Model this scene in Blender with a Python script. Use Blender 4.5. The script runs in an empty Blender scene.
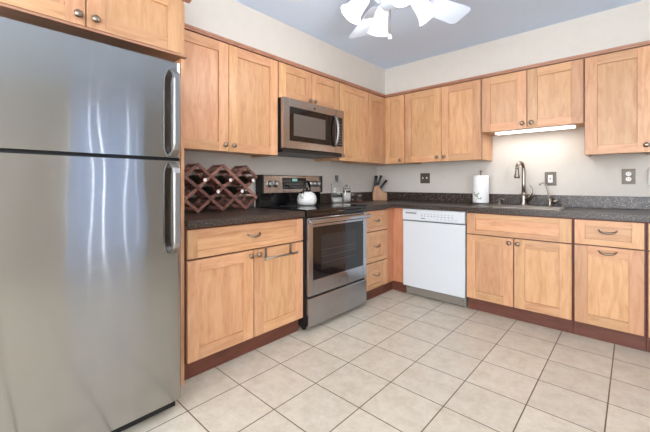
import bpy, bmesh, math, random
from mathutils import Vector, Matrix
random.seed(7)
PI = math.pi
C = bpy.context.scene.collection
SC = bpy.context.scene

# ------------------------------------------------------------------ camera, world, big lights, exposure
cd = bpy.data.cameras.new('camera'); cam = bpy.data.objects.new('camera', cd); C.objects.link(cam)
YAW = 0.7428
cam.location = (2.4527, -3.6685, 1.1226)
cam.rotation_euler = (PI/2, 0, YAW)
cd.sensor_fit = 'HORIZONTAL'; cd.sensor_width = 36.0
cd.lens = 335.79/650*36.0
cd.shift_y = (183.37-216)/650
cd.clip_start = 0.05
SC.camera = cam

w = bpy.data.worlds.new('world'); SC.world = w; w.use_nodes = True
w.node_tree.nodes['Background'].inputs[0].default_value = (0.80, 0.88, 1.0, 1)
w.node_tree.nodes['Background'].inputs[1].default_value = 0.6

def area(name, loc, rot, sx, sy, power, col):
    l = bpy.data.lights.new(name, 'AREA'); l.shape = 'RECTANGLE'; l.size = sx; l.size_y = sy
    l.energy = power; l.color = col
    o = bpy.data.objects.new(name, l); C.objects.link(o); o.location = loc; o.rotation_euler = rot
    return o
# added far-side fill, daylight from the unseen rear window, unseen lights near the ceiling
area('far_side_fill', (4.42, -5.2, 1.45), (0, PI/2, 0), 1.2, 1.6, 42, (0.95, 0.97, 1.0))  # added to brighten the left wall and the space under its cabinets
area('daylight_rear', (2.3, -6.95, 1.45), (PI/2+.25, 0, 0), 3.0, 1.5, 48, (0.97, 0.98, 1.0))
area('unseen_ceiling_light', (4.1, -4.1, 2.36), (0.0, 0.9, 0), 0.35, 0.35, 34, (1.0, 0.96, 0.91))  # added fill aimed at the left wall, has no fixture
area('unseen_ceiling_light', (2.1, -4.7, 2.38), (0.4, 0, 0), 0.35, 0.35, 8, (1.0, 0.96, 0.91))

SC.view_settings.view_transform = 'Standard'
SC.view_settings.look = 'None'
SC.view_settings.gamma = 1.0
SC.view_settings.use_curve_mapping = False
SC.view_settings.exposure = -0.08

# ------------------------------------------------------------------ materials
def srgb(r, g, b):
    f = lambda c: (c/255/12.92) if c/255 <= 0.04045 else ((c/255+0.055)/1.055)**2.4
    return (f(r), f(g), f(b), 1)

def pbr(name, col, rough=0.5, metal=0.0, **kw):
    m = bpy.data.materials.new(name); m.use_nodes = True
    b = m.node_tree.nodes['Principled BSDF']
    b.inputs['Base Color'].default_value = col
    b.inputs['Roughness'].default_value = rough
    b.inputs['Metallic'].default_value = metal
    for k, v in kw.items():
        b.inputs[k.replace('_', ' ')].default_value = v
    return m

def nodes(m): return m.node_tree.nodes, m.node_tree.links, m.node_tree.nodes['Principled BSDF']

def ramp(n, stops):
    r = n.new('ShaderNodeValToRGB')
    while len(r.color_ramp.elements) < len(stops): r.color_ramp.elements.new(0.5)
    for e, (p, c) in zip(r.color_ramp.elements, stops): e.position = p; e.color = c
    return r

def wood(name, c0, c1, c2, vertical=True, rough=0.38, var=0.16):
    m = pbr(name, c1, rough); n, l, b = nodes(m)
    tc = n.new('ShaderNodeTexCoord'); mp = n.new('ShaderNodeMapping')
    oi = n.new('ShaderNodeObjectInfo'); ad = n.new('ShaderNodeVectorMath'); ad.operation = 'ADD'
    mu = n.new('ShaderNodeMath'); mu.operation = 'MULTIPLY'; mu.inputs[1].default_value = 37
    at = n.new('ShaderNodeAttribute'); at.attribute_name = 'board'
    mu2 = n.new('ShaderNodeMath'); mu2.operation = 'MULTIPLY'; mu2.inputs[1].default_value = 11
    s = n.new('ShaderNodeMath'); s.operation = 'ADD'
    l.new(oi.outputs['Random'], mu.inputs[0]); l.new(at.outputs['Fac'], mu2.inputs[0])
    l.new(mu.outputs[0], s.inputs[0]); l.new(mu2.outputs[0], s.inputs[1])
    l.new(tc.outputs['Object'], ad.inputs[0]); l.new(s.outputs[0], ad.inputs[1])
    l.new(ad.outputs[0], mp.inputs['Vector'])
    mp.inputs['Scale'].default_value = (9, 9, 1.3) if vertical else (1.3, 9, 9)
    ns = n.new('ShaderNodeTexNoise'); ns.inputs['Scale'].default_value = 3.2; ns.inputs['Detail'].default_value = 7
    ns.inputs['Roughness'].default_value = 0.62; ns.inputs['Distortion'].default_value = 0.9
    l.new(mp.outputs[0], ns.inputs['Vector'])
    r = ramp(n, [(0.25, c0), (0.5, c1), (0.78, c2)]); l.new(ns.outputs['Fac'], r.inputs[0])
    hs = n.new('ShaderNodeHueSaturation'); mr = n.new('ShaderNodeMapRange')
    mr.inputs['To Min'].default_value = 1-var; mr.inputs['To Max'].default_value = 1+var*0.5
    l.new(at.outputs['Fac'], mr.inputs['Value']); l.new(mr.outputs[0], hs.inputs['Value'])
    l.new(r.outputs[0], hs.inputs['Color']); l.new(hs.outputs[0], b.inputs['Base Color'])
    hf = n.new('ShaderNodeMath'); hf.operation = 'MULTIPLY'; hf.inputs[1].default_value = 7.3
    fr = n.new('ShaderNodeMath'); fr.operation = 'FRACT'; l.new(at.outputs['Fac'], hf.inputs[0]); l.new(hf.outputs[0], fr.inputs[0])
    m2 = n.new('ShaderNodeMapRange'); m2.inputs['To Min'].default_value = 0.4915; m2.inputs['To Max'].default_value = 0.502
    l.new(fr.outputs[0], m2.inputs['Value']); l.new(m2.outputs[0], hs.inputs['Hue'])
    return m

def speck(name, cols, scale, rough, bump=0.0):
    m = pbr(name, cols[1][1], rough); n, l, b = nodes(m)
    tc = n.new('ShaderNodeTexCoord'); ns = n.new('ShaderNodeTexNoise')
    ns.inputs['Scale'].default_value = scale; ns.inputs['Detail'].default_value = 4; ns.inputs['Roughness'].default_value = 0.75
    l.new(tc.outputs['Object'], ns.inputs['Vector'])
    r = ramp(n, cols); l.new(ns.outputs['Fac'], r.inputs[0]); l.new(r.outputs[0], b.inputs['Base Color'])
    return m

MAPLE_V = wood('maple_vertical', srgb(184, 133, 90), srgb(205, 157, 114), srgb(217, 173, 132), True)
MAPLE_H = wood('maple_horizontal', srgb(184, 133, 90), srgb(205, 157, 114), srgb(217, 173, 132), False)
CHERRY = wood('cherry_stain', srgb(88, 47, 35), srgb(104, 57, 43), srgb(118, 68, 52), False, 0.45, 0.05)
CORNER = wood('corner_maple', srgb(182, 122, 84), srgb(202, 142, 102), srgb(214, 156, 116), True)
CROWN = wood('crown_maple', srgb(152, 106, 80), srgb(170, 124, 97), srgb(184, 140, 110), False, 0.4, 0.05)
RACK = wood('rack_wood', srgb(92, 56, 48), srgb(132, 88, 76), srgb(184, 142, 124), False, 0.4, 0.4)
BLOCK = wood('block_wood', srgb(160, 112, 78), srgb(184, 136, 100), srgb(200, 155, 118), True, 0.5)
STONE = speck('speckled_laminate', [(0.38, srgb(14, 10, 9)), (0.49, srgb(42, 33, 28)), (0.57, srgb(80, 66, 58)), (0.67, srgb(184, 162, 146))], 125, 0.28)
WALL = speck('wall_paint', [(0.3, srgb(206, 199, 190)), (0.7, srgb(211, 204, 195))], 9, 0.85)
CEIL = speck('ceiling_paint', [(0.3, srgb(210, 226, 248)), (0.7, srgb(214, 230, 252))], 60, 0.9)
WHITE = pbr('white_enamel', srgb(208, 211, 214), 0.28)
WHITE2 = pbr('white_plastic', srgb(236, 235, 232), 0.4)
TRIMW = pbr('white_trim', srgb(232, 230, 226), 0.5)
BLACK = pbr('black_plastic', srgb(18, 18, 20), 0.35)
BLACKGLASS = pbr('black_glass', srgb(12, 12, 14), 0.06)
DARKG = pbr('dark_grey', srgb(58, 58, 62), 0.4)
CHROME = pbr('brushed_nickel', srgb(156, 147, 138), 0.3, 1.0)
BRONZE = pbr('dark_nickel', srgb(150, 134, 120), 0.32, 1.0)
GREYK = pbr('grey_kick', srgb(128, 120, 110), 0.5)
PLATE = pbr('plate_bronze', srgb(98, 88, 78), 0.42, 0.5)
PAPER = pbr('paper', srgb(240, 240, 240), 0.9)
GREEN = pbr('print_green', srgb(158, 176, 150), 0.9)
FLOUR = pbr('flour', srgb(240, 236, 230), 0.95)
BULBM = pbr('bulb', (1, 1, 1, 1), 0.5, Emission_Color=(1, 0.98, 0.95, 1), Emission_Strength=6)
SHADE = pbr('lit_glass_shade', srgb(245, 243, 240), 0.35, Emission_Color=(1, 0.97, 0.94, 1), Emission_Strength=1.1)
TUBEM = pbr('lit_tube', (1, 1, 1, 1), 0.5, Emission_Color=(1, 0.95, 0.87, 1), Emission_Strength=3.0)
GLASS = pbr('clear_glass', (0.96, 0.98, 0.98, 1), 0.03, Transmission_Weight=1.0, IOR=1.3)
BOTTLE = pbr('wine_bottle_glass', srgb(16, 22, 16), 0.08)
BOTTLER = pbr('red_foil', srgb(88, 28, 24), 0.4)
SKYPANE = pbr('daylit_pane', (1, 1, 1, 1), 0.5, Emission_Color=(0.86, 0.93, 1, 1), Emission_Strength=7.5)
BLIND = pbr('blind_fabric', srgb(214, 220, 232), 0.8)
_n, _l, _b = nodes(BLIND); _t = _n.new('ShaderNodeBsdfTranslucent'); _t.inputs[0].default_value = srgb(200, 212, 232)
_x = _n.new('ShaderNodeMixShader'); _x.inputs[0].default_value = .3; _l.new(_b.outputs[0], _x.inputs[1]); _l.new(_t.outputs[0], _x.inputs[2])
_l.new(_x.outputs[0], _n['Material Output'].inputs['Surface'])
LETTER = pbr('grey_lettering', srgb(110, 112, 118), 0.6)

def steel(name, col, rough, wav=0.0, an=0.6):
    m = bpy.data.materials.new(name); m.use_nodes = True; n = m.node_tree.nodes; l = m.node_tree.links
    n.remove(n['Principled BSDF'])
    b = n.new('ShaderNodeBsdfAnisotropic'); l.new(b.outputs[0], n['Material Output'].inputs['Surface'])
    b.inputs['Color'].default_value = col; b.inputs['Roughness'].default_value = rough; b.inputs['Anisotropy'].default_value = an
    tg = n.new('ShaderNodeTangent'); tg.direction_type = 'RADIAL'; tg.axis = 'Z'; l.new(tg.outputs[0], b.inputs['Tangent'])
    if wav:
        tc = n.new('ShaderNodeTexCoord')
        n2 = n.new('ShaderNodeTexNoise'); n2.inputs['Scale'].default_value = 1.0; n2.inputs['Detail'].default_value = 0.5
        mp2 = n.new('ShaderNodeMapping'); mp2.inputs['Scale'].default_value = (6, 1, 3.0)
        l.new(tc.outputs['Object'], mp2.inputs[0]); l.new(mp2.outputs[0], n2.inputs['Vector'])
        bp = n.new('ShaderNodeBump'); bp.inputs['Strength'].default_value = 1.0; bp.inputs['Distance'].default_value = wav
        l.new(n2.outputs['Fac'], bp.inputs['Height']); l.new(bp.outputs[0], b.inputs['Normal'])
    return m
STEEL = steel('brushed_steel', srgb(168, 166, 162), 0.10, 0.002, 0.8)
STEEL2 = steel('range_steel', srgb(172, 174, 180), 0.11, 0.002, 0.78)
STEELW = steel('warm_steel', srgb(172, 165, 160), 0.26, 0.0, 0.3)
HANDLE = pbr('handle_steel', srgb(160, 158, 156), 0.34, 1.0)
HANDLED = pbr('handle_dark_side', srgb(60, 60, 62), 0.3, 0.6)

def tile():
    m = pbr('floor_tile', srgb(205, 195, 180), 0.32); n, l, b = nodes(m)
    g = n.new('ShaderNodeNewGeometry'); mp = n.new('ShaderNodeMapping')
    mp.inputs['Location'].default_value = (-(2.357-0.3045*20), 0.838+0.2955*40, 0)
    l.new(g.outputs['Position'], mp.inputs[0])
    br = n.new('ShaderNodeTexBrick'); br.offset = 0; br.squash = 1
    br.inputs['Scale'].default_value = 1; br.inputs['Brick Width'].default_value = 0.3045
    br.inputs['Row Height'].default_value = 0.2955; br.inputs['Mortar Size'].default_value = 0.0031
    br.inputs['Mortar Smooth'].default_value = 0.2; br.inputs['Bias'].default_value = 0
    br.inputs['Color1'].default_value = (0, 0, 0, 1); br.inputs['Color2'].default_value = (1, 1, 1, 1)
    br.inputs['Mortar'].default_value = (0.5, 0.5, 0.5, 1)
    l.new(mp.outputs[0], br.inputs['Vector'])
    ns = n.new('ShaderNodeTexNoise'); ns.inputs['Scale'].default_value = 11; ns.inputs['Detail'].default_value = 9; ns.inputs['Roughness'].default_value = 0.8
    l.new(g.outputs['Position'], ns.inputs['Vector'])
    r = ramp(n, [(0.3, srgb(190, 176, 156)), (0.5, srgb(208, 197, 179)), (0.7, srgb(220, 211, 195))]); l.new(ns.outputs['Fac'], r.inputs[0])
    hs = n.new('ShaderNodeHueSaturation'); mr = n.new('ShaderNodeMapRange'); mr.inputs['To Min'].default_value = 0.955; mr.inputs['To Max'].default_value = 1.03
    l.new(br.outputs['Color'], mr.inputs[0]); l.new(mr.outputs[0], hs.inputs['Value']); l.new(r.outputs[0], hs.inputs['Color'])
    mx = n.new('ShaderNodeMix'); mx.data_type = 'RGBA'
    l.new(br.outputs['Fac'], mx.inputs['Factor']); l.new(hs.outputs[0], mx.inputs['A']); mx.inputs['B'].default_value = srgb(96, 78, 64)
    l.new(mx.outputs['Result'], b.inputs['Base Color'])
    bp = n.new('ShaderNodeBump'); bp.inputs['Strength'].default_value = 0.5; bp.inputs['Distance'].default_value = 0.002; bp.invert = True
    l.new(br.outputs['Fac'], bp.inputs['Height']); l.new(bp.outputs[0], b.inputs['Normal'])
    return m
TILE = tile()

# ------------------------------------------------------------------ mesh builder
class MB:
    def __init__(s): s.b = bmesh.new(); s.mats = []; s.lay = s.b.verts.layers.float.new('board')
    def mi(s, m):
        if m not in s.mats: s.mats.append(m)
        return s.mats.index(m)
    def box(s, x0, x1, y0, y1, z0, z1, m, board=None):
        v = [s.b.verts.new(p) for p in ((x0,y0,z0),(x1,y0,z0),(x1,y1,z0),(x0,y1,z0),(x0,y0,z1),(x1,y0,z1),(x1,y1,z1),(x0,y1,z1))]
        k = random.random() if board is None else board
        for q in v: q[s.lay] = k
        i = s.mi(m)
        for f in ((0,3,2,1),(4,5,6,7),(0,1,5,4),(1,2,6,5),(2,3,7,6),(3,0,4,7)):
            s.b.faces.new([v[j] for j in f]).material_index = i
        return s
    def prism(s, pts, d0, d1, m, axis='y'):   # pts 2D, extruded along axis
        def P(a, b_, d): return {'y': (a, d, b_), 'x': (d, a, b_), 'z': (a, b_, d)}[axis]
        k = random.random(); i = s.mi(m)
        A = [s.b.verts.new(P(a, c, d0)) for a, c in pts]; B = [s.b.verts.new(P(a, c, d1)) for a, c in pts]
        for q in A+B: q[s.lay] = k
        n = len(pts); fs = [s.b.faces.new(A), s.b.faces.new(B[::-1])]
        for j in range(n): fs.append(s.b.faces.new([A[j], B[j], B[(j+1) % n], A[(j+1) % n]]))
        for f in fs: f.material_index = i
        return s
    def rings(s, rings, m, cap=True, closed=False, smooth=True):
        i = s.mi(m); k = random.random()
        R = [[s.b.verts.new(p) for p in r] for r in rings]
        for r in R:
            for q in r: q[s.lay] = k
        n = len(R[0])
        pairs = list(zip(R, R[1:])) + ([(R[-1], R[0])] if closed else [])
        for a, b_ in pairs:
            for j in range(n):
                f = s.b.faces.new([a[j], a[(j+1) % n], b_[(j+1) % n], b_[j]]); f.material_index = i; f.smooth = smooth
        if cap and not closed:
            for r in (R[0][::-1], R[-1]):
                f = s.b.faces.new(r); f.material_index = i
        return s
    def tube(s, pts, r, m, n=10, flat=None, cap=True):
        """pts path; r radius or list; flat=(a,b) elliptical scale about side/up"""
        pts = [Vector(p) for p in pts]; rs = r if isinstance(r, (list, tuple)) else [r]*len(pts)
        rings = []; prev = None
        for j, p in enumerate(pts):
            t = (pts[min(j+1, len(pts)-1)] - pts[max(j-1, 0)]).normalized()
            if prev is None:
                up = Vector((0, 0, 1)) if abs(t.z) < 0.9 else Vector((0, 1, 0))
                a = t.cross(up).normalized()
            else: a = (prev - t*prev.dot(t)).normalized()
            prev = a; c = t.cross(a)
            fa, fb = flat or (1, 1)
            rings.append([p + (a*math.cos(2*PI*k/n)*fa + c*math.sin(2*PI*k/n)*fb)*rs[j] for k in range(n)])
        return s.rings(rings, m, cap)
    def lathe(s, prof, c, m, n=24, cap=True, M=None):
        rings = []
        for r, z in prof:
            ring = [Vector((r*math.cos(2*PI*k/n), r*math.sin(2*PI*k/n), z)) for k in range(n)]
            if M is not None: ring = [M @ v for v in ring]
            rings.append([v + Vector(c) for v in ring])
        return s.rings(rings, m, cap)
    def build(s, name, parent=None, bevel=0.0, loc=None):
        bmesh.ops.recalc_face_normals(s.b, faces=s.b.faces)
        me = bpy.data.meshes.new(name); s.b.to_mesh(me); s.b.free()
        for m in s.mats: me.materials.append(m)
        o = bpy.data.objects.new(name, me); C.objects.link(o)
        if parent: o.parent = parent
        if loc: o.location = loc
        if bevel:
            bv = o.modifiers.new('bevel', 'BEVEL'); bv.width = bevel; bv.segments = 2; bv.limit_method = 'ANGLE'
        return o

def tag(o, label, cat, group=None):
    o['label'] = label; o['category'] = cat
    if group: o['group'] = group
    return o
def thing(name, label, cat, loc=(0, 0, 0), rz=0.0, group=None):
    o = bpy.data.objects.new(name, None); C.objects.link(o); o.empty_display_size = 0.1
    o.location = loc; o.rotation_euler = (0, 0, rz)
    return tag(o, label, cat, group)
def struct(o, label=None):
    o['kind'] = 'structure'
    if label: o['label'] = label
    return o
def bx(name, parent, a, m, bevel=0.0, board=None):
    return MB().box(*a, m, board).build(name, parent, bevel)
def left(D1): return dict(loc=(0, -D1, 0), rz=PI/2)     # unit on the left wall whose far-from-corner end is D1
def back(x0): return dict(loc=(x0, 0, 0), rz=0.0)

CEILZ, SOFX = 2.4406, 0.3348
RX, RY = 4.5, -7.0

# ------------------------------------------------------------------ the setting
def plain(name, boxes, m):
    b = MB()
    for a in boxes: b.box(*a, m)
    return struct(b.build(name))
plain('floor', [(-0.1, RX+0.1, RY-0.1, 0.1, -0.1, 0)], TILE)
plain('ceiling', [(-0.1, RX+0.1, RY-0.1, 0.1, CEILZ, CEILZ+0.1)], CEIL)
plain('wall_left', [(-0.1, 0, RY-0.1, 0.1, 0, CEILZ)], WALL)
plain('wall_back', [(0, RX, 0, 0.1, 0, CEILZ)], WALL)
plain('wall_right', [(RX, RX+0.1, RY-0.1, -6.05, 0, CEILZ), (RX, RX+0.1, -4.35, -2.75, 0, CEILZ), (RX, RX+0.1, -6.05, -4.35, 0, .8), (RX, RX+0.1, -6.05, -4.35, 2.1, CEILZ), (RX, RX+0.1, -1.85, 0.1, 0, CEILZ),
                     (RX, RX+0.1, -2.75, -1.85, 2.2, CEILZ), (RX, RX+0.1, -2.75, -1.85, 0, 0.1)], WALL)
plain('wall_front', [(0, 0.7, RY-0.1, RY, 0, CEILZ), (3.9, RX, RY-0.1, RY, 0, CEILZ),
                     (0.7, 3.9, RY-0.1, RY, 0, 0.6), (0.7, 3.9, RY-0.1, RY, 2.25, CEILZ)], WALL)
b = MB()
b.box(0, SOFX, -3.9, 0, 2.14, CEILZ, WALL); b.box(SOFX, 3.4, -SOFX, 0, 2.14, CEILZ, WALL)
struct(b.build('wall_soffit'))

def window(name, axis, c, a0, a1, z0, z1):
    b = MB(); t = 0.05
    def q(p0, p1, d0, d1, y0, y1):
        if axis == 'x': b.box(c+d0, c+d1, p0, p1, y0, y1, TRIMW)
        else: b.box(p0, p1, c+min(-d0, -d1), c+max(-d0, -d1), y0, y1, TRIMW)
    q(a0, a0+t, 0.0, .1, z0, z1); q(a1-t, a1, 0.0, .1, z0, z1); q(a0+t, a1-t, 0.0, .1, z0, z0+t); q(a0+t, a1-t, 0.0, .1, z1-t, z1)
    m_ = (a0+a1)/2; q(m_-.02, m_+.02, 0.06, .09, z0+t, z1-t)
    o = struct(b.build(name))
    b = MB()
    if axis == 'x': b.box(c+.095, c+.1, a0+t, a1-t, z0+t, z1-t, SKYPANE)
    else: b.box(a0+t, a1-t, c-.1, c-.095, z0+t, z1-t, SKYPANE)
    p = b.build('pane', o)
    return o
window('window_1', 'x', RX, -2.75, -1.85, 0.1, 2.2)
window('added_window', 'x', RX, -6.05, -4.35, 0.8, 2.1)  # added opening out of view, holds the far-side fill
window('window_2', 'y', RY, 0.7, 3.9, 0.6, 2.25)

bt = thing('vertical_blind', 'white vertical blind hanging at the side window', 'blind', (4.40, -2.3, 0.1))
bx('headrail', bt, (-.03, .03, -.50, .50, 2.08, 2.13), TRIMW)
for k in range(7):
    y = -0.42+k*0.14+random.uniform(-.006, .006)
    s_ = MB(); s_.box(-.001, .001, -.0665, .0665, -.05, 2.08, BLIND); o = s_.build('blind_slat', bt); o.location = (0, y, 0); o.rotation_euler = (0, 0, 0.25)

# crown moulding on both runs (one continuous trim)
def crown_profile(): return [(0.326, 2.1135), (0.350, 2.1135), (0.351, 2.120), (0.359, 2.128), (0.361, 2.138), (0.3353, 2.138), (0.3353, 2.134), (0.326, 2.134)]
b = MB(); i = b.mi(CROWN)
pr = crown_profile()
R = [[(x, -2.816, z) for x, z in pr], [(x, -x, z) for x, z in pr], [(3.4, -x, z) for x, z in pr]]
b.rings(R, CROWN, True, False, False)
struct(b.build('trim_1'), 'maple crown moulding over the upper cabinets')

# ------------------------------------------------------------------ cabinet fittings
def shaker(parent, name, x0, x1, z0, z1, y, st=0.07, t=0.02, rail=None, label=None):
    rail = rail or st
    b = MB()
    b.box(x0, x0+st, y-t, y, z0, z1, MAPLE_V, random.random()); b.box(x1-st, x1, y-t, y, z0, z1, MAPLE_V)
    b.box(x0+st, x1-st, y-t, y, z0, z0+rail, MAPLE_H); b.box(x0+st, x1-st, y-t, y, z1-rail, z1, MAPLE_H)
    b.box(x0+st, x1-st, y-t+.011, y-.003, z0+rail, z1-rail, MAPLE_V if z1-z0 > 0.25 else MAPLE_H)
    o = b.build(name, parent, 0.0012)
    if label: o['label'] = label
    return o
def knob(parent, x, z, y):
    M = Matrix.Rotation(PI/2, 3, 'X')
    return MB().lathe([(.007, 0), (.006, .012), (.010, .015), (.017, .019), (.018, .024), (.014, .029), (.005, .032)], (x, y, z), BRONZE, 16, True, M).build('knob', parent)
def pull(parent, x, z, y, w=0.046):
    b = MB(); pts = []; rs = []
    for k in range(15):
        a = PI*k/14; pts.append((x-w*math.cos(a), y-0.026*math.sin(a)**0.6, z+.008-0.014*math.sin(a))); rs.append(.0040+.0045*math.sin(a)**2)
    b.tube(pts, rs, BRONZE, 8)
    for sx in (-1, 1): b.lathe([(.007, 0), (.006, .004), (.004, .006)], (x+sx*w, y, z+.008), BRONZE, 12, True, Matrix.Rotation(PI/2, 3, 'X'))
    return b.build('pull', parent)

def base_cabinet(label, frame, w, fronts, name='base_cabinet', kick=True, top=0.872):
    t = thing(name, label, 'cabinet', **frame)
    b = MB()
    b.box(0.001, .019, -.60, -.004, .115, top, MAPLE_V, .4); b.box(w-.019, w-.001, -.60, -.004, .115, top, MAPLE_V, .4)
    b.box(.019, w-.019, -.60, -.004, .115, .133, MAPLE_V, .4); b.box(.019, w-.019, -.012, -.004, .133, top, MAPLE_V, .4)
    b.box(0.001, w-.001, -.609, -.60, .115, top, CHERRY, .5)
    b.build('body', t)
    if kick:
        bx('toe_kick', t, (0.001, w-.001, -.572, -.554, 0.001, .115), CHERRY, 0, .4)
    add_fronts(t, fronts, -.6095)
    return t
def add_fronts(t, fronts, y):
    for f in fronts:
        kind, x0, x1, z0, z1 = f[:5]; hw = f[5:]
        st = .074
        if kind == 'narrow': st = .04
        nm = 'drawer' if kind == 'drawer' else ('false_front' if kind == 'false' else 'door')
        g = .0035 if z1 < 1 else .002
        d = shaker(t, nm, x0+g, x1-g, z0, z1-(.002 if z1 < 1 else 0), y, .06 if x1-x0 < .3 or kind == 'drawer' else st, rail=(.068 if nm == 'door' else .04))
        for h in hw:
            (knob if h[0] == 'knob' else pull)(d, h[1], h[2], y-.02)
def upper_cabinet(label, frame, w, z0, fronts, depth=.327, z1=2.112):
    t = thing('wall_cabinet', label, 'cabinet', **frame)
    b = MB()
    d = depth
    b.box(0.001, w-.001, -d+.018, -.004, z0+.018, z1, MAPLE_V, .5)
    b.box(0.001, .019, -d+.018, -.004, z0+.002, z0+.018, MAPLE_V, .5); b.box(w-.019, w-.001, -d+.018, -.004, z0+.002, z0+.018, MAPLE_V, .5)
    b.box(0.001, w-.001, -d, -d+.018, z0+.002, z1, CROWN, .5)
    b.build('body', t)
    add_fronts(t, fronts, -d-.0005)
    return t

# ------------------------------------------------------------------ left run
UB = 1.347      # underside of the wall cabinets
base_cabinet('wide maple base cabinet with one long drawer over two doors, between refrigerator and range', left(2.816), .896,
    [('drawer', .001, .893, .697, .862, ('pull', .447, .785)),
     ('door', .001, .4475, .118, .689, ('knob', .418, .655)),
     ('door', .4485, .893, .118, .689, ('knob', .479, .655))])
bx_ = thing('end_panel', 'tall narrow maple end panel between refrigerator and base cabinet', 'panel', (0, -2.822, 0))
bx('panel', bx_, (0.004, .606, -.016, .003, 0.001, 1.815), MAPLE_V)

# over-refrigerator cabinet
t = thing('wall_cabinet', 'deep maple cabinet with two doors above the refrigerator', 'cabinet', (0, -3.705, 0), PI/2)
W = .886
b = MB(); b.box(0, W, -.60, -.004, 1.83, 2.139, MAPLE_V, .5); b.box(0, W, -.6095, -.60, 1.83, 2.12, MAPLE_V, .5); b.build('body', t)
b = MB(); b.box(-.0, W+.004, -.636, -.5, 1.8155, 1.8285, CROWN); b.build('bottom_moulding', t, .003)
b = MB(); b.prism([(-.612, 2.14), (-.645, 2.15), (-.66, 2.185), (-.60, 2.185), (-.60, 2.14)], 0, W+.03, CROWN, 'x'); b.build('crown_moulding', t)
add_fronts(t, [('door', .004, .4235, 1.832, 2.135, ('knob', .392, 1.872)), ('door', .4245, .862, 1.832, 2.135, ('knob', .458, 1.872))], -.6098)

upper_cabinet('tall two-door maple wall cabinet above the wine rack', left(2.816), .884, UB,
    [('door', .003, .4345, UB, 2.104, ('knob', .400, UB+.045)), ('door', .4355, .880, UB, 2.104, ('knob', .470, UB+.045))])
upper_cabinet('short two-door maple wall cabinet above the microwave', left(1.930), .764, 1.818,
    [('door', .004, .3815, 1.818, 2.104, ('knob', .352, 1.85)), ('door', .3825, .76, 1.818, 2.104, ('knob', .412, 1.85))])
upper_cabinet('single-door maple wall cabinet immediately right of the microwave', left(1.165), .488, UB,
    [('door', .004, .484, UB, 2.104, ('knob', .035, UB+.045))])
# corner wall cabinet (L shaped, two narrow doors)
t = thing('corner_cabinet', 'corner maple wall cabinet with two narrow doors meeting in the corner', 'cabinet', (0, 0, 0))
b = MB()
b.prism([(0.004, -.004), (.594, -.004), (.594, -.327), (.327, -.327), (.327, -.675), (0.004, -.675)], UB+.003, 2.112, MAPLE_V, 'z')
b.build('body', t)
d = shaker(t, 'door', .3485, .590, UB, 2.104, -.3275, .062); knob(d, .545, UB+.035, -.3475)
d = shaker(t, 'door', .0, .322, UB, 2.104, 0, .07); d.location = (.3275, -.673, 0); d.rotation_euler = (0, 0, PI/2)
# base drawers + corner
base_cabinet('narrow maple cabinet of three drawers at the right side of the range', left(1.160), .415,
    [('drawer', .006, .409, .668, .862, ('pull', .2075, .765)), ('drawer', .006, .409, .374, .661, ('pull', .2075, .52)),
     ('drawer', .006, .409, .118, .367, ('pull', .2075, .245))])
t = thing('corner_cabinet', 'plain maple corner base cabinet front between drawers and dishwasher', 'cabinet', (0, 0, 0))
b = MB()
b.prism([(.005, -.005), (.731, -.005), (.731, -.622), (.622, -.622), (.622, -.743), (.005, -.743)], .115, .872, CORNER, 'z')
b.build('body', t)
b = MB(); b.box(.554, .572, -.743, -.554, .001, .114, CHERRY); b.box(.572, .731, -.572, -.554, .001, .114, CHERRY); b.build('toe_kick', t)

# ------------------------------------------------------------------ back run
base_cabinet('wide maple sink base cabinet with false front and two doors under the sink', back(1.359), .767,
    [('false', .003, .763, .682, .862), ('door', .003, .379, .118, .675, ('knob', .349, .637)), ('door', .380, .763, .118, .675, ('knob', .410, .637))])
base_cabinet('maple base cabinet with one drawer over a tall panel front, right of the sink cabinet', back(2.127), .388,
    [('drawer', .006, .382, .686, .862, ('pull', .194, .785)), ('door', .006, .382, .118, .679, ('pull', .194, .64))])
base_cabinet('maple base cabinet of which only a sliver shows at the right border', back(2.516), .61,
    [('drawer', .006, .604, .686, .862, ('pull', .305, .785)), ('door', .006, .304, .118, .679, ('knob', .27, .64)), ('door', .306, .604, .118, .679, ('knob', .34, .64))])
upper_cabinet('tall two-door maple wall cabinet left of the sink, above wall switches', back(.596), .803, UB,
    [('door', .004, .413, UB, 2.104, ('knob', .375, UB+.045)), ('door', .4145, .799, UB, 2.104, ('knob', .449, UB+.045))])
upper_cabinet('short two-door maple wall cabinet over the sink with lit lamp beneath', back(1.400), .767, 1.60,
    [('door', .004, .3735, 1.60, 2.104, ('knob', .34, 1.645)), ('door', .376, .763, 1.60, 2.104, ('knob', .41, 1.645))])
upper_cabinet('tall maple wall cabinet right of the sink, cut by the right border', back(2.168), .386, UB,
    [('door', .004, .382, UB, 2.104, ('knob', .354, UB+.05))])

# ------------------------------------------------------------------ countertops
t = thing('countertop', 'short speckled dark countertop left of the range, under the wine rack', 'countertop', (0, -2.817, 0))
b = MB(); b.box(.0, .648, 0.0, .896, .8735, .914, STONE); b.build('slab', t, .004)
t = thing('backsplash', 'short low speckled stone backsplash strip behind the wine rack', 'backsplash', (0, -2.817, .9143))
bx('slab', t, (0, .019, 0.0, .886, 0, .102), STONE, .002)
t = thing('countertop', 'long L-shaped speckled dark countertop running from the range past the sink', 'countertop', (0, 0, 0))
b = MB()
SX0, SX1, SY0, SY1 = 1.43, 2.03, -.545, -.155
b.prism([(.0, 0), (SX0, 0), (SX0, -.648), (.648, -.648), (.648, -1.158), (.0, -1.158)], .8735, .914, STONE, 'z')
b.box(SX0, SX1, SY1, 0, .8735, .914, STONE); b.box(SX0, SX1, -.648, SY0, .8735, .914, STONE)
b.box(SX1, 3.13, -.648, 0, .8735, .914, STONE)
b.build('slab', t)
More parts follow.
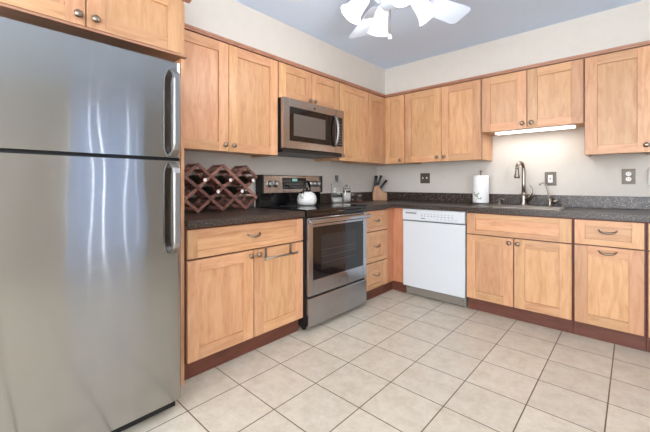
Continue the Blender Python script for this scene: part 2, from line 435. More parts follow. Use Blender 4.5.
t = thing('backsplash', 'long low speckled stone backsplash strip running round the corner behind the sink', 'backsplash', (0, 0, .9143))
b = MB(); b.box(0, .019, -1.158, 0, 0, .102, STONE); b.box(.019, 3.13, -.019, 0, 0, .102, STONE); b.build('slab', t, .002)

# ------------------------------------------------------------------ sink and taps
t = thing('sink', 'stainless steel sink set into the long countertop', 'sink', (0, 0, .914))
b = MB()
rx0, rx1, ry0, ry1 = SX0-.012, SX1+.012, SY0-.012, SY1+.012
b.box(rx0, SX0+.02, ry0, ry1, 0.0008, .006, CHROME); b.box(SX1-.02, rx1, ry0, ry1, .0008, .006, CHROME)
b.box(SX0+.02, SX1-.02, ry0, SY0+.02, .0008, .006, CHROME); b.box(SX0+.02, SX1-.02, SY1-.02, ry1, .0008, .006, CHROME)
b.build('rim', t, .002)
b = MB(); x0, x1, y0, y1 = SX0+.004, SX1-.004, SY0+.004, SY1-.004
b.box(x0, x0+.004, y0, y1, -.17, .0, CHROME); b.box(x1-.004, x1, y0, y1, -.17, .0, CHROME); b.box(x0, x1, y0, y0+.004, -.17, .0, CHROME)
b.box(x0, x1, y1-.004, y1, -.17, .0, CHROME); b.box(x0, x1, y0, y1, -.175, -.17, CHROME); b.build('basin', t)
MB().lathe([(.045, 0), (.045, .003), (.03, .004)], (1.73, -.35, -.169), DARKG, 20).build('drain', t)

t = thing('faucet', 'tall brushed nickel gooseneck faucet with hanging spray head behind the sink', 'faucet', (1.70, -.115, .9145))
M_ = None
b = MB(); b.lathe([(.030, 0), (.030, .006), (.026, .012), (.024, .03), (.023, .09), (.019, .12)], (0, 0, 0), CHROME, 24); b.build('base', t)
b = MB(); pts = [(0, 0, .11), (0, 0, .2), (0, 0, .30)]
dx, dy = -.19, -.98
for k in range(1, 13):
    a = PI*k/12; rr = .066
    pts.append((dx*(rr-rr*math.cos(a)), dy*(rr-rr*math.cos(a)), .335+.066*math.sin(a)+(-.0)))
b.tube(pts, [.0165]*3+[.0150]*12, CHROME, 14); b.build('neck', t)
hx, hy = dx*.132, dy*.132
b = MB(); b.lathe([(.0135, 0.345), (.015, .33), (.017, .30), (.024, .275), (.025, .262), (.019, .255)], (hx, hy, 0), CHROME, 18); b.build('spray_head', t)
b = MB(); b.tube([(.018, 0, .06), (.045, -.005, .085), (.066, -.01, .12), (.07, -.012, .155), (.055, -.012, .195)], [.017, .015, .011, .008, .005], CHROME, 12); b.build('lever', t)

t = thing('filter_tap', 'small thin hooked water filter tap right of the faucet', 'tap', (1.905, -.115, .9145))
b = MB(); b.lathe([(.020, 0), (.020, .02), (.013, .03), (.017, .045), (.016, .06), (.008, .075)], (0, 0, 0), CHROME, 16); b.build('base', t)
b = MB(); b.tube([(0, 0, .05), (-.005, 0, .10), (-.018, 0, .16), (-.03, -.005, .20), (-.05, -.01, .213), (-.07, -.015, .205), (-.075, -.017, .19)], .0075, CHROME, 8); b.build('spout', t)
b = MB(); b.tube([(.008, 0, .045), (.035, -.003, .05), (.06, -.005, .058)], [.008, .010, .008], CHROME, 8)
b.tube([(.03, -.01, .045), (.05, -.02, .03), (.075, -.03, .02)], [.006, .005, .005], BLACK, 8); b.build('lever', t)

t = thing('soap_pump', 'short curved nickel soap pump left of the faucet', 'soap pump', (1.49, -.105, .9145))
b = MB(); b.lathe([(.016, 0), (.014, .012), (.008, .018), (.007, .045)], (0, 0, 0), CHROME, 14); b.build('base', t)
b = MB(); b.tube([(-.01, 0, .045), (.005, 0, .056), (.03, -.01, .058), (.05, -.02, .045)], [.006, .007, .006, .005], CHROME, 8); b.build('spout', t)

# paper towel
t = thing('paper_towel_holder', 'chrome paper towel stand on the counter left of the sink', 'holder', (1.325, -.13, .914))
b = MB(); b.lathe([(.080, 0), (.080, .006), (.070, .011), (.008, .012)], (0, 0, .0005), CHROME, 28); b.build('base', t)
b = MB(); b.lathe([(.006, .011), (.006, .316), (.012, .320), (.013, .33), (.006, .338)], (0, 0, 0), BRONZE, 14); b.build('post', t)
b = MB()
n = 28
b.lathe([(.0735, .0), (.075, .004), (.075, .266), (.0735, .27), (.018, .27), (.018, .0), (.0735, .0)], (0, 0, 0), PAPER, n, False)
o = b.build('paper_towel_roll', None, 0, (1.325, -.13, .932)); tag(o, 'white paper towel roll with faint green print, on its stand', 'paper towel')
b = MB()
for k in range(22):
    a = -1.7+random.uniform(-.45, .45); z = random.uniform(.03, .10); s_ = random.uniform(.006, .012); r0 = .0757
    p = Vector((r0*math.cos(a), r0*math.sin(a), z)); tt = Vector((-math.sin(a), math.cos(a), 0)); up = Vector((0, 0, 1))
    vs = [b.b.verts.new(p+tt*s_*x+up*s_*y) for x, y in ((-1, 0), (0, -.7), (1, 0), (0, .7))]
    b.b.faces.new(vs).material_index = b.mi(GREEN)
b.build('printed_leaves', o)

# ------------------------------------------------------------------ wall plates
def plate(label, x, z, w, h, kind):
    t = thing('wall_outlet' if kind != 'switch' else 'light_switch', label, 'outlet' if kind != 'switch' else 'light switch', (x, -.001, z))
    bx('cover_plate', t, (-w/2, w/2, -.006, 0, -h/2, h/2), PLATE, .002)
    if kind == 'outlet':
        for s_ in (-1, 1):
            MB().lathe([(.018, 0), (.018, .003), (.016, .004)], (0, -.006, s_*.021), WHITE2, 18, True, Matrix.Rotation(PI/2, 3, 'X')).build('receptacle', t)
            b = MB(); b.box(-.007, -.0045, -.0108, -.0095, s_*.021-.004, s_*.021+.006, DARKG); b.box(.0045, .007, -.0108, -.0095, s_*.021-.004, s_*.021+.006, DARKG); b.build('slots', t)
    elif kind == 'gfci':
        bx('receptacle', t, (-.018, .018, -.009, -.006, -.035, .035), WHITE2, .002)
        b = MB(); b.box(-.006, .006, -.011, -.009, -.006, .006, DARKG); b.build('test_button', t)
    else:
        for x_ in (-.024, .024):
            bx('toggle', t, (x_-.006, x_+.006, -.017, -.006, -.006, .014), WHITE2, .001)
plate('double bronze light switch plate on the wall near the corner', .668, 1.182, .118, .118, 'switch')
plate('bronze outlet plate on the wall behind the filter tap', 1.893, 1.165, .088, .125, 'gfci')
plate('bronze double outlet plate on the wall at far right', 2.424, 1.178, .082, .122, 'outlet')
t = thing('wall_phone', 'white wall phone cut off at the right border', 'phone', (2.585, -.001, 1.175))
bx('body', t, (-.045, .045, -.035, 0, -.065, .065), WHITE2, .008); bx('handset', t, (-.03, .03, -.055, -.036, -.062, .062), WHITE2, .008)

# under-cabinet light
t = thing('under_cabinet_light', 'long lit lamp strip under the short cabinet over the sink', 'lamp', (1.79, -.19, 1.60))
bx('housing', t, (-.31, .31, -.045, .045, .003, .016), WHITE2, .003)
bx('diffuser', t, (-.305, .305, -.042, .042, -.012, .0025), TUBEM, .006)
l = bpy.data.lights.new('lamp_strip', 'AREA'); l.shape = 'RECTANGLE'; l.size = .56; l.size_y = .06; l.energy = 1.5; l.color = (1, .95, .89)
o = bpy.data.objects.new('lamp_strip', l); C.objects.link(o); o.location = (1.79, -.19, 1.58)

# ------------------------------------------------------------------ refrigerator
t = thing('refrigerator', 'large stainless steel refrigerator with freezer on top at left', 'refrigerator', (0, -3.688, 0), PI/2)
FW = .76
bx('body', t, (.004, FW-.004, -.755, -.03, .03, 1.700), DARKG, .004)
bx('toe_grille', t, (.01, FW-.01, -.765, -.7555, .012, .07), BLACK)
def curved_door(name, z0, z1):
    b = MB(); n = 24; ring0 = []; 
    pts = []
    for k in range(n+1):
        u = k/n; x = FW*u
        e = min(u, 1-u)*FW; rr = .02
        edge = 0 if e >= rr else rr-math.sqrt(max(0, rr*rr-(rr-e)**2))
        pts.append((x, -.826-.002*(1-(2*u-1)**2)+edge))
    # finer corners
    pts = [(0, -.760)] + [(0, -.80)] + [(.004, -.815), (.010, -.821), (.02, -.8242)] + [p for p in pts if .03 < p[0] < FW-.03] + [(FW-.02, -.8242), (FW-.010, -.821), (FW-.004, -.815), (FW, -.80), (FW, -.760)]
    b.prism(pts, z0, z1, STEEL, 'z')
    b.b.normal_update()
    for f in b.b.faces: f.smooth = abs(f.normal.z) < .5
    for e in b.b.edges:
        if any(abs(f.normal.z) > .5 for f in e.link_faces): e.smooth = False
    return b.build(name, t)
fd = curved_door('freezer_door', 1.246, 1.705); rd = curved_door('refrigerator_door', .075, 1.230)
def fhandle(par, z0, z1, top):
    b = MB(); n = 16; x = FW-.052; hw = .017
    outer = []; inner = []
    rings = []
    for k in range(n+1):
        u = k/n; z = z0+(z1-z0)*u
        e = min(u, 1-u)*2
        off = .052*min(1, (e/.16))**.5 if e > 0 else 0
        off = .012+.046*math.sin(min(1, e/.22)*PI/2)
        th = .017
        y1 = -.826-off-.004
        y2 = y1+th if e > .12 else -.8245
        if e <= .12: y2 = -.8245
        rings.append([(x-hw, y2, z), (x-hw, y1+.004, z), (x-hw+.005, y1, z), (x+hw-.005, y1, z), (x+hw, y1+.004, z), (x+hw, y2, z)])
    b.rings(rings, HANDLE, True, False, False)
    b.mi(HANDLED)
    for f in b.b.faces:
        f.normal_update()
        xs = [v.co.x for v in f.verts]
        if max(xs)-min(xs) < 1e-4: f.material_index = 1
    o = b.build('handle', par, .002)
    return o
fhandle(fd, 1.252, 1.664, True); fhandle(rd, .790, 1.224, False)
b = MB(); b.box(.02, .08, -.80, -.70, 1.7005, 1.712, DARKG); b.build('hinge_cover', t, .004)
b = MB(); b.box(.0, FW, -.79, -.757, 1.2315, 1.2445, BLACK); b.build('door_gasket', t)
for k, x in enumerate((.06, FW-.06)):
    MB().lathe([(.02, 0.0005), (.02, .03)], (x, -.70, 0), BLACK, 14).build('foot', t)
    MB().lathe([(.02, 0.0005), (.02, .03)], (x, -.10, 0), BLACK, 14).build('foot', t)

# ------------------------------------------------------------------ range
t = thing('kitchen_range', 'stainless steel electric range with black glass top and oven door', 'range', (0, -1.919, 0), PI/2)
RW = .757
bx('body', t, (.003, RW-.003, -.635, -.025, .035, .898), BLACK, .002)
b = MB(); b.box(.0, RW, -.665, -.09, .899, .925, BLACKGLASS); b.box(.004, RW-.004, -.664, -.636, .868, .899, BLACKGLASS); b.build('cooktop', t, .004)
# burner rings printed on the glass
for bx0, by0, r in ((.20, -.50, .10), (.56, -.50, .085), (.20, -.24, .08), (.56, -.24, .095)):
    b = MB(); b.lathe([(r, .0), (r, .0006), (r-.004, .0006), (r-.004, .0), (r, .0)], (bx0, by0, .9252), DARKG, 36, False); b.build('burner_ring', t)
# backguard
BG = MB(); BG.box(.0, RW, -.085, -.022, .90, 1.045, BLACKGLASS); BG.box(.0, .018, -.118, -.022, 1.03, 1.198, BLACK); BG.box(RW-.018, RW, -.118, -.022, 1.03, 1.198, BLACK)
BG.prism([(-.022, 1.036), (-.112, 1.036), (-.100, 1.192), (-.085, 1.198), (-.022, 1.198)], .018, RW-.018, STEELW, 'x')
bg = BG.build('backguard', t, .003)
def byz(z): return -.112+.012*(z-1.036)/.156
b = MB(); b.prism([(byz(1.07)-.003, 1.07), (byz(1.175)-.003, 1.175), (byz(1.175)+.002, 1.175), (byz(1.07)+.002, 1.07)], .235, .535, BLACKGLASS, 'x')
for j in range(3):
    for k in range(9):
        if 3 <= k <= 5 and j == 2: continue
        x = .25+k*.03; z = 1.085+j*.028
        b.box(x, x+.016, byz(z)-.005, byz(z)-.0035, z, z+.006, LETTER)
disp = b.build('display', t)
b = MB(); b.box(.355, .415, byz(1.15)-.0048, byz(1.15)-.0035, 1.142, 1.166, pbr('clock_digits', srgb(90, 130, 120), .4, Emission_Color=(.3, .8, .7, 1), Emission_Strength=.4)); b.build('clock', disp)
for x in (.085, .155, .585, .635, .69):
    z = 1.118
    b = MB(); M = Matrix.Rotation(PI/2-.08, 3, 'X')
    b.lathe([(.030, 0), (.030, .006), (.024, .008), (.022, .028), (.016, .032)], (x, byz(z)-.001, z), HANDLE, 20, True, M)
    b.box(x-.004, x+.004, byz(z)-.040, byz(z)-.02, z-.018, z+.018, HANDLE); b.build('knob', t, .001)
# oven door: steel frame, glass, window
oy = -.668
od = MB()
gx0, gx1, gz0, gz1 = .062, .704, .388, .790
od.box(.014, gx0, oy, -.637, .272, .862, STEEL2); od.box(gx1, RW-.004, oy, -.637, .272, .862, STEEL2)
od.box(gx0, gx1, oy, -.637, .272, gz0, STEEL2); od.box(gx0, gx1, oy, -.637, gz1, .862, STEEL2)
od = od.build('oven_door', t, .003)
bx('door_glass', od, (gx0, gx1, oy+.002, -.640, gz0, gz1), BLACKGLASS)
b = MB(); wx0, wx1, wz0, wz1 = .15, .60, .45, .72; wm = pbr('oven_window', srgb(34, 35, 38), .12)
b.box(wx0, wx1, oy+.0005, oy+.0018, wz0, wz1, wm); b.build('oven_window', od)
b = MB()
for z in (.50, .55, .60): b.box(wx0+.01, wx1-.01, oy-.0004, oy+.0004, z, z+.003, DARKG)
b.build('oven_rack_wires', od)
# wide flat handle bar
b = MB()
b.prism([(oy-.030, .812), (oy-.046, .822), (oy-.048, .842), (oy-.036, .852), (oy-.026, .846), (oy-.026, .818)], .014, RW-.004, STEEL2, 'x')
for x in (.03, RW-.055): b.box(x, x+.025, oy-.03, oy+.001, .822, .845, STEEL2)
b.build('handle', od, .002)
b = MB(); b.lathe([(.013, 0), (.013, .0015), (.011, .002)], (.381, oy-.0005, .325), DARKG, 20, True, Matrix.Rotation(PI/2, 3, 'X'))
b.build('badge', od)
b = MB(); M0 = Matrix.Rotation(PI/2, 3, 'X')
def arc(cx, cz, r, a0, a1, y): return [(cx+r*math.cos(a0+(a1-a0)*k/8), y, cz+r*math.sin(a0+(a1-a0)*k/8)) for k in range(9)]
b.tube(arc(.381, .325, .0105, 0, 2*PI, oy-.003), .0008, HANDLE, 5, cap=False)
b.tube(arc(.377, .326, .004, .6, 5.2, oy-.003), .0008, HANDLE, 5); b.tube(arc(.3855, .3275, .003, .4, 4.6, oy-.003), .0008, HANDLE, 5); b.tube(arc(.3855, .3225, .003, 1.7, 5.8, oy-.003), .0008, HANDLE, 5)
b.build('badge_lettering', od)
dr = bx('drawer', t, (.014, RW-.004, oy, -.637, .040, .256), STEEL2, .004)
bx('drawer_grip_recess', t, (.02, RW-.02, -.655, -.637, .2565, .2715), BLACK)
for x in (.05, RW-.05):
    for y in (-.58, -.08): MB().lathe([(.018, .0005), (.018, .035)], (x, y, 0), BLACK, 12).build('foot', t)

# ------------------------------------------------------------------ microwave
t = thing('microwave', 'stainless steel over-the-range microwave with black window, under the short cabinet', 'microwave', (0, -1.928, 0), PI/2)
MW = .760; mz0, mz1 = 1.40, 1.8145; my = -.402
bx('body', t, (0.002, MW-.002, -.375, -.004, mz0, mz1), BLACK, .002)
b = MB()
wx0, wx1, wz0, wz1 = .070, .640, 1.470, 1.748
b.box(0, wx0, my, -.376, mz0+.008, mz1, STEELW, .5); b.box(wx0, wx1, my, -.376, mz0+.008, wz0, STEELW, .5); b.box(wx0, wx1, my, -.376, wz1, mz1, STEELW, .5)
b.box(wx1, .645, my, -.376, mz0+.008, mz1, STEELW, .5)
md = b.build('door', t, .002)
bx('door_window', md, (wx0, wx1, my+.002, -.377, wz0, wz1), BLACKGLASS)
bx('window_mesh', md, (.115, .50, my+.0008, my+.0019, 1.515, 1.695), pbr('window_mesh', srgb(92, 84, 78), .3))
cp = MB(); cp.box(.6465, MW, my, -.376, mz0+.008, 1.47, STEELW, .5); cp.box(.6465, MW, my, -.376, 1.745, mz1, STEELW, .5); cp.box(.738, MW, my, -.376, 1.47, 1.745, STEELW, .5); cp.box(.6465, .738, my-.0005, -.376, 1.47, 1.745, BLACKGLASS)
b = cp
for j in range(8):
    for k in range(3): b.box(.660+k*.024, .674+k*.024, my-.0015, my-.0006, 1.49+j*.026, 1.498+j*.026, LETTER)
b.build('control_panel', t)
b = MB(); pts = []
for k in range(13):
    u = k/12; pts.append((.628, my-.004-.040*math.sin(PI*u)**.6, 1.468+.285*u))
b.tube(pts, .013, HANDLE, 12, (1, .8)); b.build('handle', md)
b = MB(); b.lathe([(.010, 0), (.010, .0015)], (.36, my-.0002, 1.775), DARKG, 20, True, M0)
b.tube(arc(.3565, 1.776, .003, .6, 5.2, my-.0022), .0007, HANDLE, 5); b.tube(arc(.3635, 1.777, .0025, .4, 4.6, my-.0022), .0007, HANDLE, 5)
b.build('badge', md)
b = MB(); b.box(.01, MW-.01, -.385, -.02, 1.375, 1.3995, BLACK); b.build('vent_underside', t)

# ------------------------------------------------------------------ dishwasher
t = thing('dishwasher', 'white built-in dishwasher between corner cabinet and sink cabinet', 'dishwasher', (.734, 0, 0))
DW = .621
bx('body', t, (.006, DW-.006, -.595, -.02, .10, .868), GREYK)
bx('door', t, (.003, DW-.003, -.632, -.5955, .100, .748), WHITE, .005)
b = MB(); b.prism([(-.5955, .757), (-.628, .757), (-.640, .768), (-.640, .84), (-.632, .868), (-.5955, .868)], .003, DW-.003, WHITE, 'x'); cp = b
g_ = MB(); g_.box(.006, DW-.006, -.615, -.5955, .7485, .7565, DARKG); g_.build('grip_recess', t)
b = cp
for k in range(2): b.box(.035, .155, -.6412, -.635, .832-k*.009, .837-k*.009, DARKG)
b = cp
for k in range(10): b.box(.20+k*.033, .218+k*.033, -.6408, -.6400, .806, .811, LETTER)
for k in range(10): b.box(.203+k*.033, .215+k*.033, -.6408, -.6400, .824, .828, LETTER)
b.box(.20, .245, -.6408, -.64, .782, .788, DARKG)
for k in range(6): b.box(.36+k*.035, .375+k*.035, -.6408, -.6400, .786, .790, LETTER)
cp.build('control_panel', t)
b = MB(); b.box(.012, DW-.008, -.585, -.56, .014, .097, GREYK)
b.lathe([(.006, 0), (.006, .002)], (.04, -.5852, .07), DARKG, 10, True, M0); b.lathe([(.006, 0), (.006, .002)], (DW-.04, -.5852, .06), DARKG, 10, True, M0)
b.build('toe_kick', t)
for x in (.06, DW-.06): MB().lathe([(.015, .0005), (.015, .10)], (x, -.4, 0), BLACK, 10).build('foot', t)

# ------------------------------------------------------------------ towel bar hooked over the base cabinet door
t = thing('towel_bar', 'steel towel bar hooked over the right door of the left base cabinet', 'towel bar', (0, -2.829, 0), PI/2)
for x in (.556, .776):
    b = MB(); b.box(x-.010, x+.010, -.6325, -.6303, .62, .6955, CHROME); b.box(x-.006, x+.006, -.664, -.6325, .618, .628, CHROME); b.build('hook_strap', t)
b = MB(); b.tube([(.525, -.662, .624), (.815, -.662, .624)], .0065, CHROME, 10)
for x in (.525, .815): b.lathe([(.001, -.011), (.008, -.008), (.010, 0), (.008, .008), (.001, .011)], (x, -.662, .624), CHROME, 12)
b.build('rail', t)

# ------------------------------------------------------------------ wine rack and bottles
WR = thing('wine_rack', 'brown wooden lattice wine rack of diamond cells on the left countertop', 'wine rack', (.075, -2.642, .914), 0)
ux, uz = .0975, .081; z00 = .0145
def V(i, j): return (i*ux, j*uz+z00)
sl = [((1,0),(5,4)), ((3,0),(6,3)), ((5,0),(6,1)), ((0,1),(3,4)), ((0,3),(1,4))]
sl2 = [((6-a[0], a[1]), (6-c[0], c[1])) for a, c in sl]
def strip(b, p, q, x0, x1, wd=.0110):
    (y0, z0), (y1, z1) = p, q
    d = Vector((y1-y0, z1-z0)); d.normalize(); nn = Vector((-d.y, d.x))*wd
    a = Vector((y0, z0))-d*.006; c = Vector((y1, z1))+d*.006
    b.prism([tuple(a+nn), tuple(c+nn), tuple(c-nn), tuple(a-nn)], x0, x1, RACK, 'x')
for x0, nm in ((0.0, 'rear_lattice'), (.138, 'front_lattice')):
    b = MB()
    for a, c in sl: strip(b, V(*a), V(*c), x0, x0+.008)
    for a, c in sl2: strip(b, V(*a), V(*c), x0+.0085, x0+.0165)
    b.build(nm, WR)
for j in range(5):
    for i in range(7):
        if (i+j) % 2 == 1:
            y, z = V(i, j)
            b = MB(); b.prism([(y-.010, z), (y, z-.010), (y+.010, z), (y, z+.010)], .0166, .1379, RACK, 'x'); b.build('cross_bar', WR)
for i in range(6):
    for j in range(4):
        up = (i+j) % 2 == 1
        (ya, za), (yb, zb) = (V(i, j), V(i+1, j+1)) if up else (V(i, j+1), V(i+1, j))
        d = Vector((yb-ya, zb-za)).normalized(); nn = Vector((-d.y, d.x))*.0035; m = Vector(((ya+yb)/2, (za+zb)/2))
        b = MB(); b.prism([tuple(m-d*.017+nn), tuple(m+d*.017+nn), tuple(m+d*.017-nn), tuple(m-d*.017-nn)], .0166, .1379, RACK, 'x'); b.build('bottle_slat', WR)
# wine bottles: necks point out over the counter
def bottle():
    b = MB(); M = Matrix.Rotation(PI/2, 3, 'Y')
    b.lathe([(.030, 0), (.036, .004), (.0365, .01), (.0365, .12), (.034, .135), (.022, .155), (.0145, .172), (.0135, .215)], (0, 0, 0), BOTTLE, 24, True, M)
    return b
t0 = thing('wine_bottle', '', 'wine bottle', (.065, 0, 0), 0, 'wine bottles in the rack')
bd = bottle().build('glass_body', t0)
b = MB(); b.lathe([(.0145, .2), (.0148, .246), (.0135, .25)], (0, 0, 0), BOTTLER, 16, True, Matrix.Rotation(PI/2, 3, 'Y')); b.build('neck_foil', t0)
b = MB(); b.lathe([(.0125, .2502), (.0125, .253)], (0, 0, 0), WHITE2, 16, True, Matrix.Rotation(PI/2, 3, 'Y')); b.build('cap', t0)
def copy_tree(o, parent=None):
    c = o.copy(); C.objects.link(c); c.parent = parent
    for ch in list(o.children): copy_tree(ch, c)
    return c
spots = [(1, 3, 'wine bottle lying in the top left cell of the rack'), (3, 3, 'wine bottle lying in the top middle cell of the rack'),
         (5, 3, 'wine bottle lying in the top right cell of the rack'), (2, 2, 'wine bottle in the rack cell between the left and middle top bottles'),
         (4, 2, 'wine bottle in the rack cell between the middle and right top bottles')]
for k, (i, j, lab) in enumerate(spots):
    o = t0 if k == 0 else copy_tree(t0)
    y, z = V(i, j); o.location = (.068, -2.642+y, .914+z-.0255); o['label'] = lab

# ------------------------------------------------------------------ kettle on the cooktop
t = thing('kettle', 'round white kettle with black arched handle on the black cooktop', 'kettle', (.27, -1.535, .9262), 0.35)
t.scale = (.93, .93, .93)
b = MB(); b.lathe([(.066, 0), (.082, .006), (.093, .03), (.096, .055), (.091, .085), (.074, .112), (.048, .128), (.040, .131)], (0, 0, 0), WHITE2, 32); b.build('body', t)
b = MB(); b.lathe([(.044, .1295), (.043, .136), (.028, .146), (.010, .15), (.009, .158), (.014, .166), (.012, .174), (.003, .177)], (0, 0, 0), BLACK, 24); b.build('lid', t)
b = MB(); b.tube([(-.0, -.075, .075), (0, -.100, .095), (0, -.118, .122)], [.022, .016, .012], WHITE2, 14); b.build('spout', t)
b = MB(); b.tube([(0, -.116, .119), (0, -.122, .127)], [.0135, .0135], BLACK, 12); b.build('whistle', t)
b = MB(); pts = [(0, -.078*math.cos(PI*k/16), .105+.125*math.sin(PI*k/16)**.8) for k in range(17)]
b.tube(pts, [.006]*3+[.0085]*2+[.012]*7+[.0085]*2+[.006]*3, BLACK, 10, (1.2, .8)); b.build('handle', t)

# ------------------------------------------------------------------ jars on the counter by the range
def rbox_profile(w, d, r, n=5):
    P = []
    for cx, cy, a0 in ((w/2-r, d/2-r, 0), (-w/2+r, d/2-r, PI/2), (-w/2+r, -d/2+r, PI), (w/2-r, -d/2+r, 1.5*PI)):
        for k in range(n+1): a = a0+PI/2*k/n; P.append((cx+r*math.cos(a), cy+r*math.sin(a)))
    return P
def sq_rings(b, prof, w, d, r, m, cap=True):
    P = rbox_profile(w, d, r)
    b.rings([[(x*s, y*s, z) for x, y in P] for s, z in prof], m, cap)
jar = thing('glass_canister', 'tall square glass bottle jar with stopper, next to the range', 'jar', (.13, -.955, .9143), -.74)
b = MB(); sq_rings(b, [(.96, 0), (1, .005), (1, .205), (.93, .216), (.5, .221), (.30, .224), (.27, .25)], .112, .112, .016, GLASS)
b.build('glass_body', jar)
b = MB(); sq_rings(b, [(.9, .008), (.9, .06)], .112, .112, .016, FLOUR); b.build('sugar_filling', jar)
b = MB(); b.lathe([(.016, .2505), (.018, .262), (.018, .288), (.015, .294)], (0, 0, 0), DARKG, 18); b.lathe([(.0155, .252), (.0185, .256)], (0, 0, 0), CHROME, 18); b.build('stopper', jar)
jar = thing('glass_canister', 'smaller square glass jar filled with white flour, right of the tall jar', 'jar', (.13, -.79, .9143), -.74)
b = MB(); sq_rings(b, [(.96, 0), (1, .004), (1, .15), (.9, .158)], .082, .082, .012, GLASS); b.build('glass_body', jar)
b = MB(); sq_rings(b, [(.9, .006), (.9, .105)], .082, .082, .012, FLOUR); b.build('flour_filling', jar)
b = MB(); sq_rings(b, [(.92, .1585), (.95, .162), (.95, .172), (.85, .176)], .082, .082, .012, GLASS); b.lathe([(.010, .1765), (.014, .19), (.006, .196)], (0, 0, 0), CHROME, 14); b.build('lid', jar)
for (x, y, h, r, lab) in ((.13, -.685, .10, .036, 'short clear glass jar with steel lid right of the flour jar'), (.16, -.59, .085, .034, 'short clear glass jar nearest the room corner')):
    j = thing('spice_jar', lab, 'jar', (x, y, .9143))
    b = MB(); b.lathe([(r*.9, 0), (r, .004), (r, h*.55), (r*.8, h*.72), (r*.82, h*.75)], (0, 0, 0), GLASS, 20); b.build('glass_body', j)
    b = MB(); b.lathe([(r*.84, h*.755), (r*.9, h*.78), (r*.9, h*.92), (r*.3, h)], (0, 0, 0), CHROME, 20); b.build('lid', j)
    b = MB(); b.lathe([(r*.84, .006), (r*.84, h*.3)], (0, 0, 0), RACK, 18); b.build('filling', j)

# ------------------------------------------------------------------ knife block
t = thing('knife_block', 'slanted wooden knife block holding black-handled knives in the counter corner', 'knife block', (.155, -.175, .9145), .74)
b = MB()
b.prism([(-.085, 0), (.085, 0), (.085, .095), (.025, .105), (-.015, .185), (-.07, .165), (-.09, .07)], -.048, .048, BLOCK, 'y')
b.build('body', t, .003)
kd = Vector((.42, 0, .907))
K = thing('kitchen_knife', '', 'knife', (0, 0, 0), 0, 'knives in the block')
def knife_mb(L):
    b = MB(); b.tube([(0, 0, .0), (0, 0, .02), (0, 0, L*.6), (0, 0, L)], [.011, .0135, .0125, .015], BLACK, 10, (1, .6)); return b
knife_mb(.125).build('handle', K)
b = MB(); b.box(-.001, .001, -.006, .006, -.03, 0, CHROME); b.build('blade', K)
Rz = Matrix.Rotation(.74, 4, 'Z')
labs = ['black knife handle standing nearly upright at the wall side of the knife block', 'black knife handle standing nearly upright in the middle of the knife block',
        'black knife handle standing nearly upright at the front side of the knife block', 'black knife handle leaning slightly right at the wall side of the knife block',
        'black knife handle leaning slightly right at the front side of the knife block', 'black knife handle leaning far right at the wall side of the knife block',
        'black knife handle leaning far right at the front side of the knife block']
kp = [(-.052, .030, .175, .1), (-.052, 0, .175, .15), (-.052, -.030, .175, .05), (-.022, .018, .185, .38), (-.022, -.018, .185, .32), (.006, .020, .146, .72), (.006, -.020, .146, .66)]
for k, (p, lab) in enumerate(zip(kp, labs)):
    o = K if k == 0 else copy_tree(K)
    wp = Rz @ Vector((p[0], p[1], p[2]+.002)); o.location = (.155+wp.x, -.175+wp.y, .9145+wp.z)
    o.rotation_euler = (Rz.to_3x3() @ Matrix.Rotation(p[3], 3, 'Y')).to_euler(); o['label'] = lab
b = MB(); 

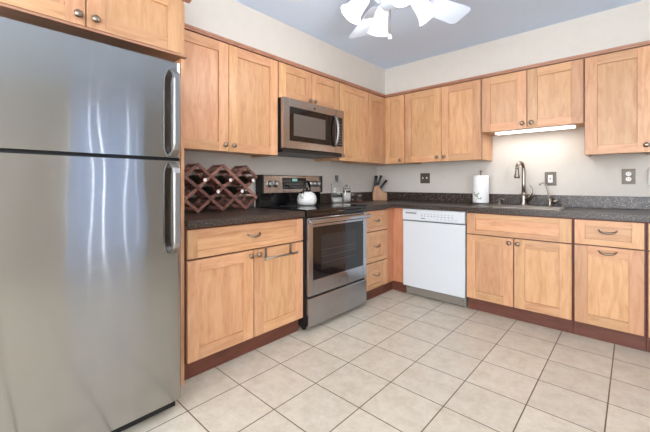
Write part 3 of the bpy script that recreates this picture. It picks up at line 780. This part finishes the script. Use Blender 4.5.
# ------------------------------------------------------------------ ceiling fan with lamps
Rv = Vector((math.cos(YAW), math.sin(YAW), 0)); Fv = Vector((-math.sin(YAW), math.cos(YAW), 0))
FANW = pbr('fan_white', srgb(216, 228, 246), 0.45)
FC = Vector((2.4527, -3.6685, 0)) + Fv*1.95 + Rv*.378
t = thing('ceiling_fan', 'white ceiling fan with lit bell glass lamps and pull chain', 'ceiling fan', (FC.x, FC.y, CEILZ), YAW)
b = MB(); b.lathe([(.07, -.0005), (.068, -.03), (.03, -.05), (.014, -.055), (.014, -.09), (.06, -.10), (.105, -.125), (.11, -.19), (.09, -.215), (.05, -.225)], (0, 0, 0), FANW, 28); b.build('motor_housing', t)
b = MB(); b.lathe([(.05, -.2255), (.055, -.26), (.06, -.275), (.045, -.30), (.012, -.31)], (0, 0, 0), FANW, 24); b.build('light_kit', t)
for th in (102, 29, -43, -115, 173):
    a = math.radians(th); M = Matrix.Rotation(a, 4, 'Z') @ Matrix.Rotation(math.radians(-16), 4, 'X')
    P = [(.17, -.050), (.20, -.060), (.59, -.080), (.615, -.070), (.625, -.05), (.625, .05), (.615, .070), (.59, .080), (.20, .060), (.17, .050)]
    b = MB(); b.prism(P, -.004, .004, FANW, 'z')
    o = b.build('fan_blade', t, .002); o.matrix_local = Matrix.Translation((0, 0, -.20)) @ M
    b = MB(); b.box(.10, .20, -.018, .018, -.010, -.0045, FANW); o2 = b.build('blade_bracket', t); o2.matrix_local = Matrix.Translation((0, 0, -.20)) @ M
for th in (98, 2, -85, 184):
    a = math.radians(th); M = Matrix.Rotation(a, 4, 'Z') @ Matrix.Translation((.134, 0, -.222)) @ Matrix.Rotation(math.radians(-38), 4, 'Y')
    b = MB(); b.lathe([(.020, .0), (.032, -.012), (.041, -.040), (.046, -.095), (.053, -.130), (.069, -.158), (.067, -.159), (.050, -.129), (.043, -.095), (.038, -.040), (.030, -.014), (.016, -.004)], (0, 0, 0), SHADE, 28, False)
    o = b.build('lamp_shade', t); o.matrix_local = M
    b = MB(); b.lathe([(.010, -.02), (.024, -.045), (.028, -.07), (.020, -.09), (.004, -.098)], (0, 0, 0), BULBM, 16); o2 = b.build('bulb', o)
    b = MB(); b.tube([(-.09, 0, .002), (-.03, 0, .014), (0, 0, .002)], [.012, .012, .014], FANW, 10); b.build('lamp_arm', o)
    l = bpy.data.lights.new('fan_bulb_light', 'POINT'); l.energy = 6; l.shadow_soft_size = .04; l.color = (1, .98, .96)
    lo = bpy.data.objects.new('fan_bulb_light', l); C.objects.link(lo)
    wM = Matrix.Translation(FC+Vector((0, 0, CEILZ))) @ Matrix.Rotation(YAW, 4, 'Z') @ M
    lo.location = wM @ Vector((0, 0, -.175))
b = MB(); b.tube([(.0, .0, -.305), (.0, .0, -.455)], .0022, CHROME, 6); b.lathe([(.003, -.452), (.011, -.470), (.011, -.480), (.003, -.484)], (0, 0, 0), FANW, 12); b.build('pull_chain', t)
